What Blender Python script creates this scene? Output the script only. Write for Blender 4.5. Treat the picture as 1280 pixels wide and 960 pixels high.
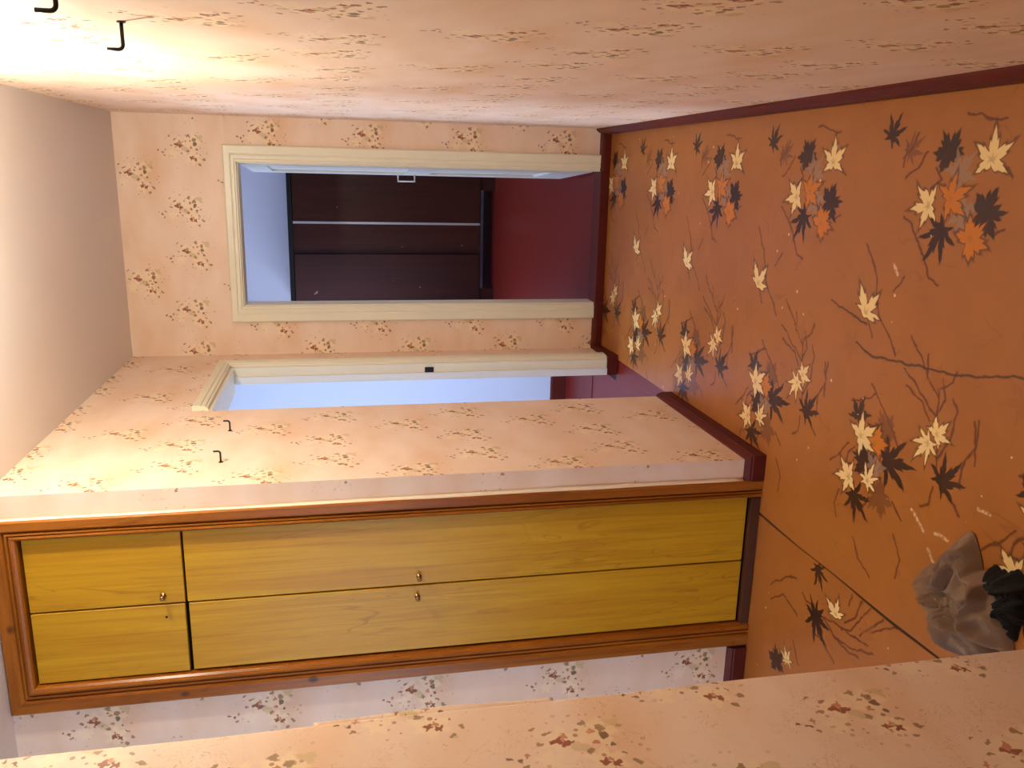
import bpy, bmesh, math, random
from mathutils import Vector, Matrix, noise

for o in list(bpy.data.objects):
    bpy.data.objects.remove(o, do_unlink=True)
S = bpy.context.scene
COL = S.collection

# ------------------------------------------------------------------ camera
cam = bpy.data.cameras.new('camera')
cam.sensor_fit = 'HORIZONTAL'
cam.sensor_width = 36.0
cam.lens = 1038.72 / 1280 * 36.0
cam.clip_start = 0.02
cam_ob = bpy.data.objects.new('camera', cam)
COL.objects.link(cam_ob)
RT = Vector((0.96878, 0.24638, -0.02754))
UP = Vector((-0.02326, 0.20094, 0.97933))
FW = Vector((-0.24683, 0.94811, -0.20040))
m = Matrix((-UP, RT, -FW)).transposed().to_4x4()      # the phone was held on its side
m.translation = Vector((0, 0, 1.4536))
cam_ob.matrix_world = m
S.camera = cam_ob

# ------------------------------------------------------------------ world, daylight, exposure
w = bpy.data.worlds.new('sky')
S.world = w
w.use_nodes = True
w.node_tree.nodes['Background'].inputs[0].default_value = (0.45, 0.6, 0.95, 1)
w.node_tree.nodes['Background'].inputs[1].default_value = 0.6
S.view_settings.view_transform = 'Standard'
S.view_settings.look = 'None'
S.view_settings.exposure = -0.26
S.view_settings.gamma = 1.0
S.view_settings.use_curve_mapping = False

DAY = (0.62, 0.76, 1.0)

def daylight(name, loc, direction, sx, sy, power):
    l = bpy.data.lights.new(name, 'AREA')
    l.shape = 'RECTANGLE'
    l.size, l.size_y, l.energy, l.color = sx, sy, power, DAY
    o = bpy.data.objects.new(name, l)
    COL.objects.link(o)
    o.location = loc
    o.rotation_euler = Vector(direction).to_track_quat('-Z', 'Z').to_euler()
    return o

daylight('daylight_side_room', (-3.56, 4.25, 1.5), (1, 0, 0), 1.3, 1.2, 135)
daylight('daylight_end_room', (-2.36, 6.5, 1.5), (1, 0, 0), 1.3, 1.2, 95)
daylight('daylight_alcove', (-2.6, 0.2, 1.4), (0, 1, 0), 1.0, 1.2, 38)

BULB_STRENGTH = 1500.0

# ------------------------------------------------------------------ measurements
H = 2.5
XR, XL = 0.237, -0.961
D, W = 4.463, 2.544
TH = 0.12
NEAR = 1.329          # end of the near left wall
BH, BT = 0.072, 0.02  # baseboard

# ------------------------------------------------------------------ mesh helpers
def link(name, bm, mat=None, parent=None, smooth=False):
    me = bpy.data.meshes.new(name)
    bmesh.ops.recalc_face_normals(bm, faces=bm.faces[:])
    bm.to_mesh(me)
    bm.free()
    if smooth:
        for p in me.polygons:
            p.use_smooth = True
    if mat:
        me.materials.append(mat)
    o = bpy.data.objects.new(name, me)
    COL.objects.link(o)
    if parent:
        o.parent = parent
    return o

def tag(o, label=None, cat=None, group=None, kind=None):
    if label: o['label'] = label
    if cat: o['category'] = cat
    if group: o['group'] = group
    if kind: o['kind'] = kind
    return o

def empty(name, loc=(0, 0, 0)):
    o = bpy.data.objects.new(name, None)
    o.empty_display_size = 0.1
    o.location = loc
    COL.objects.link(o)
    return o

def box(bm, a, b):
    x0, y0, z0 = a
    x1, y1, z1 = b
    v = [bm.verts.new(p) for p in ((x0, y0, z0), (x1, y0, z0), (x1, y1, z0), (x0, y1, z0),
                                   (x0, y0, z1), (x1, y0, z1), (x1, y1, z1), (x0, y1, z1))]
    for f in ((0, 3, 2, 1), (4, 5, 6, 7), (0, 1, 5, 4), (1, 2, 6, 5), (2, 3, 7, 6), (3, 0, 4, 7)):
        bm.faces.new([v[i] for i in f])

def boxes(name, lst, mat, parent=None, bevel=0):
    bm = bmesh.new()
    for a, b in lst:
        box(bm, a, b)
    if bevel:
        bmesh.ops.bevel(bm, geom=bm.edges[:], offset=bevel, segments=2, affect='EDGES', profile=0.6)
    o = link(name, bm, mat, parent)
    return o

def moulding(name, p0, p1, inward, normal, prof, mat, parent=None, m0=0.0, m1=0.0, n0=0.0, n1=0.0):
    """Profile of (a, b): a along `inward` from the outer edge, b along `normal`; swept p0 -> p1.
    m0, m1 shift each end by a*m along the run (1 = mitre)."""
    p0, p1, inward, normal = Vector(p0), Vector(p1), Vector(inward), Vector(normal)
    d = (p1 - p0).normalized()
    bm = bmesh.new()
    r0 = [bm.verts.new(p0 + inward * a + normal * b + d * (a * m0 - b * n0)) for a, b in prof]
    r1 = [bm.verts.new(p1 + inward * a + normal * b - d * (a * m1 - b * n1)) for a, b in prof]
    n = len(prof)
    for i in range(n):
        j = (i + 1) % n
        bm.faces.new((r0[i], r0[j], r1[j], r1[i]))
    bm.faces.new(r0)
    bm.faces.new(r1[::-1])
    return link(name, bm, mat, parent)

def tube(bm, pts, r, seg=10, cap=True):
    pts = [Vector(p) for p in pts]
    rings = []
    prev = None
    for i, p in enumerate(pts):
        if i == 0: t = pts[1] - p
        elif i == len(pts) - 1: t = p - pts[i - 1]
        else: t = (pts[i + 1] - p).normalized() + (p - pts[i - 1]).normalized()
        t.normalize()
        if prev is None:
            ref = Vector((0, 0, 1)) if abs(t.z) < 0.9 else Vector((1, 0, 0))
            u = t.cross(ref).normalized()
        else:
            u = (prev - t * prev.dot(t)).normalized()
        prev = u
        v = t.cross(u)
        rr = r[i] if isinstance(r, (list, tuple)) else r
        rings.append([bm.verts.new(p + (u * math.cos(2 * math.pi * k / seg) + v * math.sin(2 * math.pi * k / seg)) * rr)
                      for k in range(seg)])
    for a, b in zip(rings, rings[1:]):
        for k in range(seg):
            bm.faces.new((a[k], a[(k + 1) % seg], b[(k + 1) % seg], b[k]))
    if cap:
        bm.faces.new(rings[0][::-1])
        bm.faces.new(rings[-1])

def lathe(bm, prof, origin, axis, seg=20):
    """prof: (distance along axis, radius)."""
    axis = Vector(axis).normalized()
    ref = Vector((0, 0, 1)) if abs(axis.z) < 0.9 else Vector((1, 0, 0))
    u = axis.cross(ref).normalized()
    v = axis.cross(u)
    rings = [[bm.verts.new(Vector(origin) + axis * h + (u * math.cos(2 * math.pi * k / seg) + v * math.sin(2 * math.pi * k / seg)) * max(r, 1e-4))
              for k in range(seg)] for h, r in prof]
    for a, b in zip(rings, rings[1:]):
        for k in range(seg):
            bm.faces.new((a[k], a[(k + 1) % seg], b[(k + 1) % seg], b[k]))
    bm.faces.new(rings[0][::-1])
    bm.faces.new(rings[-1])

# ------------------------------------------------------------------ node helpers
class NT:
    def __init__(self, tree):
        self.t = tree
    def node(self, kind, **kw):
        n = self.t.nodes.new(kind)
        for k, v in kw.items():
            setattr(n, k, v)
        return n
    def put(self, sock, v):
        if isinstance(v, bpy.types.NodeSocket):
            self.t.links.new(v, sock)
        else:
            sock.default_value = v
    def math(self, op, a, b=None, c=None, clamp=False):
        n = self.node('ShaderNodeMath', operation=op, use_clamp=clamp)
        for i, v in enumerate((a, b, c)):
            if v is not None:
                self.put(n.inputs[i], v)
        return n.outputs[0]
    def vmath(self, op, a, b=None, scale=None):
        n = self.node('ShaderNodeVectorMath', operation=op)
        self.put(n.inputs[0], a)
        if b is not None: self.put(n.inputs[1], b)
        if scale is not None: self.put(n.inputs['Scale'], scale)
        return n.outputs['Value'] if op in ('DOT_PRODUCT', 'LENGTH', 'DISTANCE') else n.outputs[0]
    def mix(self, f, a, b, blend='MIX'):
        n = self.node('ShaderNodeMix', data_type='RGBA', blend_type=blend)
        self.put(n.inputs[0], f)
        self.put(n.inputs[6], a)
        self.put(n.inputs[7], b)
        return n.outputs[2]
    def vmix(self, f, a, b):
        n = self.node('ShaderNodeMix', data_type='VECTOR')
        self.put(n.inputs[0], f)
        self.put(n.inputs[4], a)
        self.put(n.inputs[5], b)
        return n.outputs[1]
    def ramp(self, v, a, b, c=0.0, d=1.0):
        n = self.node('ShaderNodeMapRange')
        self.put(n.inputs[0], v)
        for i, x in enumerate((a, b, c, d)):
            self.put(n.inputs[i + 1], x)
        return n.outputs[0]
    def noise(self, vec, scale, detail=2.0, rough=0.5, dist=0.0):
        n = self.node('ShaderNodeTexNoise')
        self.put(n.inputs['Vector'], vec)
        n.inputs['Scale'].default_value = scale
        n.inputs['Detail'].default_value = detail
        n.inputs['Roughness'].default_value = rough
        n.inputs['Distortion'].default_value = dist
        return n.outputs[0]
    def sep(self, v):
        n = self.node('ShaderNodeSeparateXYZ')
        self.put(n.inputs[0], v)
        return n.outputs
    def comb(self, x=0.0, y=0.0, z=0.0):
        n = self.node('ShaderNodeCombineXYZ')
        for i, v in enumerate((x, y, z)):
            self.put(n.inputs[i], v)
        return n.outputs[0]
    def scale(self, vec, s):
        return self.vmath('MULTIPLY', vec, s)
    def bump(self, h, strength, dist):
        n = self.node('ShaderNodeBump')
        n.inputs['Strength'].default_value = strength
        n.inputs['Distance'].default_value = dist
        self.put(n.inputs['Height'], h)
        return n.outputs[0]

def srgb(r, g, b):
    f = lambda c: (c / 255 / 12.92) if c / 255 <= 0.04045 else ((c / 255 + 0.055) / 1.055) ** 2.4
    return (f(r), f(g), f(b), 1.0)

def new_mat(name):
    mt = bpy.data.materials.new(name)
    mt.use_nodes = True
    t = NT(mt.node_tree)
    b = mt.node_tree.nodes['Principled BSDF']
    pos = t.node('ShaderNodeNewGeometry').outputs['Position']
    return mt, t, b, pos

def paint(name, col, rough=0.5, var=0.06, scale=6.0, bump=0.15, spec=0.4):
    mt, t, b, pos = new_mat(name)
    n = t.noise(pos, scale, 4.0, 0.6)
    lo = tuple(c * (1 - var) for c in col[:3]) + (1,)
    hi = tuple(min(1, c * (1 + var)) for c in col[:3]) + (1,)
    t.put(b.inputs['Base Color'], t.mix(n, lo, hi))
    b.inputs['Roughness'].default_value = rough
    b.inputs['Specular IOR Level'].default_value = spec
    if bump:
        t.put(b.inputs['Normal'], t.bump(t.noise(pos, 60.0, 3.0), bump, 0.002))
    return mt

def group(name, ins, outs):
    g = bpy.data.node_groups.new(name, 'ShaderNodeTree')
    for n, k in ins:
        g.interface.new_socket(n, in_out='INPUT', socket_type='NodeSocket' + k)
    for n, k in outs:
        g.interface.new_socket(n, in_out='OUTPUT', socket_type='NodeSocket' + k)
    t = NT(g)
    gi = g.nodes.new('NodeGroupInput')
    go = g.nodes.new('NodeGroupOutput')
    return g, t, gi.outputs, go.inputs

# --- leaf outline: ratio of distance to a pointed, lobed polar outline
HALF = [
    [(0, 1.0), (9, .62), (15, .68), (26, .30), (39, .62), (46, .60), (55, .93), (64, .55), (72, .58), (87, .27),
     (100, .48), (108, .46), (118, .70), (131, .33), (148, .30), (166, .20), (180, .10)],
    [(0, 1.0), (8, .70), (16, .80), (27, .48), (38, .78), (45, .70), (56, .98), (66, .66), (76, .74), (90, .45),
     (103, .70), (112, .60), (122, .78), (136, .50), (150, .55), (166, .35), (180, .20)],
    [(0, 1.0), (8, .55), (14, .60), (24, .26), (34, .66), (41, .86), (50, .42), (56, .46), (70, .20), (84, .52),
     (93, .62), (102, .28), (120, .24), (134, .46), (145, .24), (165, .16), (180, .12)],
]
FULL = [
    [(-180, .14), (-160, .20), (-140, .52), (-132, .40), (-122, .72), (-110, .36), (-98, .26), (-84, .60), (-76, .55), (-66, .92), (-58, .60), (-50, .64),
     (-40, .36), (-26, .30), (-14, .66), (-8, .64), (0, 1.0), (9, .66), (15, .72), (27, .34), (40, .58), (50, .30), (70, .20), (110, .14), (180, .14)],
    [(-180, .10), (-146, .26), (-132, .62), (-125, .56), (-114, .92), (-106, .62), (-98, .68), (-86, .32), (-60, .22), (-34, .34), (-22, .64), (-14, .60),
     (0, 1.0), (8, .68), (16, .72), (28, .36), (50, .22), (70, .30), (84, .66), (92, .60), (102, .90), (112, .58), (120, .64), (138, .30), (180, .10)],
]
LEAF = []
for vi, hv in enumerate(HALF + FULL):
    g, t, I, O = group('leaf_outline', (('P', 'Vector'), ('C', 'Vector'), ('Rot', 'Float'), ('InvR', 'Float'), ('Per', 'Float')), (('Ratio', 'Float'),))
    d = t.sep(t.vmath('SUBTRACT', I[0], I[1]))
    half = t.math('MULTIPLY', I[4], 0.5)
    y = t.math('WRAP', d[1], half, t.math('MULTIPLY', I[4], -0.5))
    r = t.math('SQRT', t.math('ADD', t.math('MULTIPLY', d[0], d[0]), t.math('MULTIPLY', y, y)))
    th = t.math('SUBTRACT', t.math('ARCTAN2', y, d[0]), I[2])
    tt = t.math('FRACT', t.math('ADD', t.math('MULTIPLY', th, 1 / (2 * math.pi)), 10.5))
    fc = t.node('ShaderNodeFloatCurve')
    cv = fc.mapping.curves[0]
    rnd = random.Random(vi)
    full = [((180 - a) / 360.0, v) for a, v in reversed(hv)] + [((180 + a) / 360.0, max(.1, v * rnd.uniform(.86, 1.0))) for a, v in hv[1:]]
    if vi >= len(HALF):
        full = [((180 + a) / 360.0, v) for a, v in hv]
    cv.points[0].location = full[0]
    cv.points[1].location = full[-1]
    for p in full[1:-1]:
        cv.points.new(*p)
    for p in cv.points:
        p.handle_type = 'VECTOR'
    fc.mapping.update()
    t.put(fc.inputs['Value'], tt)
    fc.inputs['Factor'].default_value = 1.0
    t.put(O[0], t.math('DIVIDE', t.math('MULTIPLY', r, I[3]), fc.outputs[0]))
    LEAF.append(g)

# --- distance to a segment with centre M and half vector Hv, wrapped along y
SEG, t, I, O = group('twig_segment', (('P', 'Vector'), ('M', 'Vector'), ('Hv', 'Vector'), ('InvH', 'Float'), ('Per', 'Float')), (('Dist', 'Float'),))
d = t.sep(t.vmath('SUBTRACT', I[0], I[1]))
y = t.math('WRAP', d[1], t.math('MULTIPLY', I[4], 0.5), t.math('MULTIPLY', I[4], -0.5))
dv = t.comb(d[0], y, 0.0)
k = t.math('MINIMUM', t.math('MAXIMUM', t.math('MULTIPLY', t.vmath('DOT_PRODUCT', dv, I[2]), I[3]), -1.0), 1.0)
t.put(O[0], t.vmath('LENGTH', t.vmath('SUBTRACT', dv, t.vmath('SCALE', I[2], scale=k))))

# --- elliptical petal spot with a scalloped rim
SPOT, t, I, O = group('petal_spot', (('P', 'Vector'), ('C', 'Vector'), ('Rot', 'Float'), ('InvR', 'Vector'), ('Petals', 'Float'), ('Amp', 'Float')), (('Mask', 'Float'),))
d = t.vmath('SUBTRACT', I[0], I[1])
vr = t.node('ShaderNodeVectorRotate', rotation_type='Z_AXIS')
t.put(vr.inputs['Vector'], d)
t.put(vr.inputs['Angle'], I[2])
d = t.vmath('MULTIPLY', vr.outputs[0], I[3])
s = t.sep(d)
rim = t.math('MULTIPLY_ADD', t.math('COSINE', t.math('MULTIPLY', t.math('ARCTAN2', s[1], s[0]), I[4])), I[5], 1.0)
t.put(O[0], t.ramp(t.math('DIVIDE', t.vmath('LENGTH', d), rim), 1.12, 0.8))

def use(t, g, *vals):
    n = t.node('ShaderNodeGroup')
    n.node_tree = g
    for i, v in enumerate(vals):
        if v is not None:
            t.put(n.inputs[i], v)
    return n.outputs[0]

# ------------------------------------------------------------------ printed linoleum
PER = 0.632
LEAVES = [
    ('brown', 0.076, 1.977, 0.049, -0.96, 2), ('dark', 0.116, 2.061, 0.055, -0.51, 2),
    ('dark', 0.066, 1.830, 0.050, 0.52, 1), ('grey', 0.021, 1.793, 0.055, -0.79, 0), ('grey', -0.070, 1.760, 0.056, -2.08, 0),
    ('dark', -0.066, 1.689, 0.055, -1.49, 1), ('dark', -0.115, 1.816, 0.074, 2.54, 2),
    ('orange', -0.038, 1.807, 0.055, -1.18, 0), ('orange', -0.130, 1.721, 0.046, -0.82, 1),
    ('cream', -0.056, 1.874, 0.054, 1.77, 0), ('cream', 0.050, 1.688, 0.056, 0.02, 0),
    ('brown', -0.668, 1.921, 0.050, 0.57, 1), ('brown', -0.845, 1.902, 0.054, 2.41, 1),
    ('dark', -0.657, 2.047, 0.052, -0.30, 0), ('dark', -0.740, 1.899, 0.090, -1.45, 2), ('dark', -0.780, 1.987, 0.050, 1.32, 1),
    ('dark', -0.889, 2.022, 0.072, -2.15, 2), ('grey', -0.780, 1.951, 0.049, -0.27, 0), ('orange', -0.711, 1.959, 0.043, -0.33, 1),
    ('cream', -0.710, 2.026, 0.060, -0.97, 0), ('cream', -0.843, 2.053, 0.052, 1.83, 0), ('cream', -0.829, 1.970, 0.048, -0.34, 2),
    ('faint', -0.459, 2.111, 0.054, 1.89, 0), ('cream', -0.363, 2.072, 0.063, 0.49, 3),
    ('faint', -0.481, 1.759, 0.042, -0.31, 0), ('dark', -0.723, 1.685, 0.070, -0.67, 2), ('cream', -0.612, 1.728, 0.040, -0.75, 0), ('cream', -0.640, 1.752, 0.052, 2.49, 2),
]
TWIGS = [
    [(0.036, 1.664), (0.034, 1.638), (0.014, 1.620)], [(0.036, 1.868), (0.006, 1.845), (-0.018, 1.880)],
    [(-0.083, 1.666), (-0.110, 1.646), (-0.099, 1.618)], [(0.008, 1.980), (0.036, 1.936), (0.071, 1.908)],
    [(-0.088, 1.965), (-0.125, 1.913), (-0.182, 1.868)], [(0.155, 1.788), (0.156, 1.748), (0.140, 1.706), (0.139, 1.664)],
    [(-0.551, 2.003), (-0.640, 1.902), (-0.690, 1.859)],
    [(-0.829, 2.156), (-0.789, 2.112), (-0.742, 2.071)], [(-0.802, 2.037), (-0.812, 2.078), (-0.776, 2.074), (-0.747, 2.042)],
    [(-0.905, 1.974), (-0.868, 1.948)], [(-0.842, 1.853), (-0.877, 1.810)], [(-0.620, 2.090), (-0.613, 2.056), (-0.575, 1.978)],
    [(-0.167, 2.106), (-0.251, 2.048), (-0.354, 2.017), (-0.419, 1.946), (-0.451, 1.926)], [(-0.379, 2.056), (-0.424, 2.031)],
    [(-0.287, 1.965), (-0.242, 1.930)], [(-0.537, 2.229), (-0.645, 2.224)],
    [(-0.709, 1.709), (-0.571, 1.735), (-0.499, 1.741)], [(-0.670, 1.714), (-0.614, 1.681), (-0.537, 1.669), (-0.509, 1.688)],
    [(-0.565, 1.740), (-0.525, 1.803), (-0.475, 1.882)], [(-0.588, 1.756), (-0.547, 1.791), (-0.520, 1.864)],
    [(-0.459, 1.802), (-0.388, 1.870)], [(-0.746, 1.711), (-0.794, 1.715), (-0.812, 1.744)], [(-0.747, 1.662), (-0.780, 1.609)],
    [(-0.500, 1.745), (-0.470, 1.700), (-0.440, 1.690)], [(-0.520, 1.738), (-0.475, 1.790), (-0.420, 1.800)], [(-0.560, 1.737), (-0.520, 1.715), (-0.470, 1.735)],
    [(0.060, 2.000), (0.085, 1.965), (0.120, 1.950)], [(0.040, 1.995), (0.090, 1.990)], [(-0.180, 1.870), (-0.235, 1.840), (-0.250, 1.800)],
    [(-0.900, 2.090), (-0.950, 2.110), (-0.985, 2.090)], [(-0.930, 1.830), (-0.985, 1.790), (-1.040, 1.800)], [(-1.010, 2.000), (-1.060, 1.960), (-1.090, 1.900)],
    [(-0.717, 1.623), (-0.664, 1.628), (-0.604, 1.594), (-0.544, 1.610)],
]
CRACKS = [[(-0.352, 2.245), (-0.392, 2.062)], [(-0.452, 2.10), (-0.474, 2.02), (-0.462, 1.86), (-0.449, 1.68), (-0.407, 1.494), (-0.40, 1.40)]]
SCUFFS = [[(-0.831, 1.776), (-0.870, 1.721)], [(-0.911, 1.693), (-0.963, 1.638)], [(-0.857, 1.678), (-0.855, 1.635)], [(-0.740, 1.553), (-0.742, 1.520)],
          [(-0.218, 1.977), (-0.237, 1.959)]]
LEAVES2 = [
    ('dark', -1.346, 2.133, 0.078, -2.34, 2), ('dark', -1.350, 2.133, 0.055, 0.6, 2), ('cream', -1.285, 2.030, 0.046, 1.08, 3),
    ('faint', -1.263, 1.875, 0.045, 0.59, 0), ('dark', -1.189, 2.148, 0.055, -2.60, 2), ('dark', -1.632, 2.319, 0.05, 0.41, 1),
    ('cream', -1.588, 2.257, 0.040, 0.52, 2)]
TWIGS2 = [
    [(-1.334, 2.115), (-1.311, 2.029), (-1.305, 1.951), (-1.289, 1.869)], [(-1.330, 2.089), (-1.354, 2.014), (-1.340, 1.932), (-1.301, 1.839)],
    [(-1.354, 2.014), (-1.363, 1.945), (-1.349, 1.901)], [(-1.316, 1.997), (-1.291, 1.954), (-1.218, 1.907), (-1.178, 1.876)],
    [(-1.284, 1.980), (-1.241, 1.941), (-1.180, 1.920)], [(-1.284, 1.910), (-1.231, 1.865), (-1.178, 1.818)],
    [(-1.244, 1.862), (-1.172, 1.764)], [(-1.323, 2.158), (-1.322, 2.193), (-1.308, 2.214)],
    [(-1.428, 2.401), (-1.375, 2.323), (-1.396, 2.228)], [(-1.381, 2.411), (-1.297, 2.308), (-1.279, 2.260)],
    [(-1.222, 1.975), (-1.182, 1.966)], [(-1.402, 2.128), (-1.402, 2.074), (-1.435, 2.009)], [(-1.499, 2.233), (-1.558, 2.188)]]
INK = {'dark': srgb(42, 15, 9), 'grey': srgb(150, 120, 100), 'brown': srgb(105, 58, 32), 'orange': srgb(196, 112, 16),
       'cream': srgb(238, 205, 140), 'faint': srgb(150, 88, 34)}

def clip_print(x0, x1):
    lv = [l for l in LEAVES if l[1] + l[3] * 1.6 > x0 and l[1] - l[3] * 1.6 < x1]
    def cut(polys):
        out = []
        for pl in polys:
            for a, c in zip(pl, pl[1:]):
                if max(a[0], c[0]) + .02 > x0 and min(a[0], c[0]) - .02 < x1:
                    out.append([a, c])
        return out
    return lv, cut(TWIGS), cut(CRACKS), cut(SCUFFS)

def lino(name, leaves, twigs, cracks, scuffs, per):
    mt, t, b, pos = new_mat(name)
    s = t.sep(pos)
    P = t.comb(s[0], s[1], 0.0)
    wob = t.node('ShaderNodeTexNoise')
    t.put(wob.inputs['Vector'], P)
    wob.inputs['Scale'].default_value = 26
    wob.inputs['Detail'].default_value = 2
    PW = t.vmath('ADD', P, t.vmath('SCALE', t.vmath('SUBTRACT', wob.outputs['Color'], (.5, .5, .5)), scale=0.022))
    cloud = t.noise(P, 5.0, 4.0, 0.6)
    col = t.mix(cloud, srgb(148, 87, 34), srgb(170, 105, 46))
    # pale and dark faint veining of the print ground
    vein = t.noise(t.scale(P, (10.0, 4.0, 1.0)), 1.0, 2.0, 0.5, 0.6)
    vm = t.math('MULTIPLY', t.ramp(t.math('ABSOLUTE', t.math('SUBTRACT', vein, 0.5)), 0.010, 0.0),
                t.ramp(t.noise(P, 7.0, 2.0), 0.52, 0.62))
    col = t.mix(t.math('MULTIPLY', vm, 0.30), col, srgb(105, 52, 26))

    def lines(polys, coord, width, period):
        acc = None
        for pl in polys:
            for a, c in zip(pl, pl[1:]):
                mx, my = (a[0] + c[0]) / 2, (a[1] + c[1]) / 2
                hx, hy = (c[0] - a[0]) / 2, (c[1] - a[1]) / 2
                v = use(t, SEG, coord, (mx, my, 0), (hx, hy, 0), 1.0 / (hx * hx + hy * hy), period)
                acc = v if acc is None else t.math('MINIMUM', acc, v)
        return t.ramp(acc, width * 1.3, width * 0.4)
    if twigs:
      col = t.mix(t.math('MULTIPLY', lines(twigs, PW, 0.0038, per), 0.85), col, srgb(86, 36, 16))
    wob2 = t.vmath('ADD', P, t.vmath('SCALE', t.vmath('SUBTRACT', wob.outputs['Color'], (.5, .5, .5)), scale=0.016))
    for c, x, y, r, rot, v in leaves:
        ratio = use(t, LEAF[v], wob2, (x, y, 0), rot, 1.0 / (r * 1.38), per)
        if c in ('cream', 'orange'):
            col = t.mix(t.ramp(ratio, 1.38, 1.12, 0.0, 0.75), col, srgb(74, 34, 16))
        k = 0.55 if c == 'faint' else 0.7 if c in ('grey', 'brown') else 0.96
        col = t.mix(t.ramp(ratio, 1.06, 0.92, 0.0, k), col, INK[c])
        if c in ('cream', 'orange'):
            col = t.mix(t.ramp(ratio, 0.34, 0.12, 0.0, 0.45), col, srgb(150, 92, 36))
    if cracks:
        col = t.mix(t.math('MULTIPLY', lines(cracks, wob2, 0.0035, 50.0), 0.85), col, srgb(52, 24, 12))
    # paint drops and scuffs
    vo = t.node('ShaderNodeTexVoronoi')
    t.put(vo.inputs['Vector'], P)
    vo.inputs['Scale'].default_value = 17.0
    rc = t.sep(vo.outputs['Color'])
    size = t.ramp(rc[0], 0.42, 1.0, 0.02, 0.11)
    drop = t.math('LESS_THAN', t.math('ADD', vo.outputs['Distance'], t.math('MULTIPLY', t.noise(P, 150.0, 1.0), 0.05)), size)
    col = t.mix(t.math('MULTIPLY', drop, 0.75), col, srgb(228, 205, 170))
    if scuffs:
        rub = t.math('MULTIPLY', lines(scuffs, wob2, 0.0055, 50.0), t.ramp(t.noise(P, 110.0, 3.0), 0.36, 0.60))
        col = t.mix(t.math('MULTIPLY', rub, 0.8), col, srgb(226, 200, 166))
    t.put(b.inputs['Base Color'], col)
    t.put(b.inputs['Roughness'], t.ramp(t.noise(P, 9.0, 4.0, 0.6), 0.3, 0.7, 0.32, 0.42))
    b.inputs['Specular IOR Level'].default_value = 0.5
    t.put(b.inputs['Normal'], t.bump(t.noise(P, 14.0, 2.0), 0.15, 0.006))
    return mt

# ------------------------------------------------------------------ floral wallpaper
PX, PZ = 0.516, 0.510
SPOT_SCALE = 0.62
SPOTS = [  # colour, x, z, half width, half height, rotation, petals, scallop   (metres about the cluster centre)
    ('cream', -.029, .070, .022, .020, 0.0, 5, .25), ('cream', .020, .044, .030, .030, 0.2, 6, .25), ('cream', .030, -.020, .034, .036, 0.3, 5, .25),
    ('cream', -.045, -.020, .030, .032, 0.0, 6, .25), ('sage', -.004, .016, .011, .022, 0.5, 2, .1), ('sage', .050, -.056, .012, .018, 0.8, 3, .25),
    ('olive', .058, -.004, .014, .013, 0.4, 3, .2), ('olive', .040, -.030, .013, .018, 0.3, 2, .15), ('dolive', .020, -.032, .014, .017, -0.4, 2, .1),
    ('red', .016, .050, .013, .017, 0.4, 3, .30), ('red', .010, .034, .012, .016, -0.5, 3, .30), ('rust', .026, .038, .015, .011, 0.2, 4, .30),
    ('red', -.047, -.014, .013, .013, 0.3, 4, .30), ('red', -.053, -.032, .012, .013, 0.9, 4, .30), ('rust', -.040, -.024, .008, .010, 0.0, 3, .30),
    ('rust', .034, -.010, .009, .009, 0.0, 4, .2), ('rust', .004, -.014, .009, .009, 0.0, 4, .2), ('dolive', -.005, -.040, .008, .008, 0.0, 3, .2),
    ('olive', -.016, .001, .010, .014, 0.2, 2, .1), ('olive', -.054, -.070, .008, .016, 0.7, 2, .1), ('olive', -.078, -.050, .008, .012, -0.5, 2, .1),
    ('olive', .040, .062, .006, .016, -0.5, 2, .1), ('olive', .055, .085, .005, .012, -0.7, 2, .1), ('olive', .012, .080, .005, .013, 0.2, 2, .1),
    ('dolive', -.022, .120, .007, .010, 0.6, 3, .2), ('rust', -.010, .106, .008, .008, 0.1, 4, .3), ('olive', -.038, .112, .006, .010, -0.6, 2, .2),
    ('dolive', -.014, .138, .006, .007, 0.1, 3, .2), ('olive', -.030, -.052, .005, .011, 0.9, 2, .1),
]
TINT = {'cream': srgb(246, 226, 186), 'sage': srgb(205, 180, 125), 'olive': srgb(142, 104, 52), 'dolive': srgb(98, 64, 30),
        'red': srgb(138, 52, 20), 'rust': srgb(186, 98, 52)}

# group: cluster-local coordinate, ground colour, scattered-bud mask and colour
WP, t, I, O = group('wallpaper_ground', (('P', 'Vector'),), (('Local', 'Vector'), ('Ground', 'Color'), ('Bud', 'Float'), ('BudColor', 'Color')))
def tiled(off):
    s = t.sep(t.vmath('SUBTRACT', I[0], (off[0], off[1], 0)))
    return t.comb(t.math('WRAP', s[0], PX / 2, -PX / 2), t.math('WRAP', s[1], PZ / 2, -PZ / 2), 0.0)
va, vb, vc = tiled((0, 0)), tiled((-.158, -.22)), tiled((.138, -.24))
la, lb, lc = [t.vmath('LENGTH', v) for v in (va, vb, vc)]
L = t.vmix(t.math('LESS_THAN', lb, la), va, vb)
L = t.vmix(t.math('LESS_THAN', lc, t.math('MINIMUM', la, lb)), L, vc)
wn = t.node('ShaderNodeTexNoise')
t.put(wn.inputs['Vector'], I[0])
wn.inputs['Scale'].default_value = 90.0
wn.inputs['Detail'].default_value = 1.0
L = t.vmath('ADD', L, t.vmath('SCALE', t.vmath('SUBTRACT', wn.outputs['Color'], (.5, .5, .5)), scale=0.015))
t.put(O[0], L)
ground = t.mix(t.ramp(t.noise(t.scale(I[0], (3.0, 7.0, 1.0)), 1.0, 2.0, 0.55), 0.35, 0.7), srgb(241, 216, 196), srgb(232, 200, 172))
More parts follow.
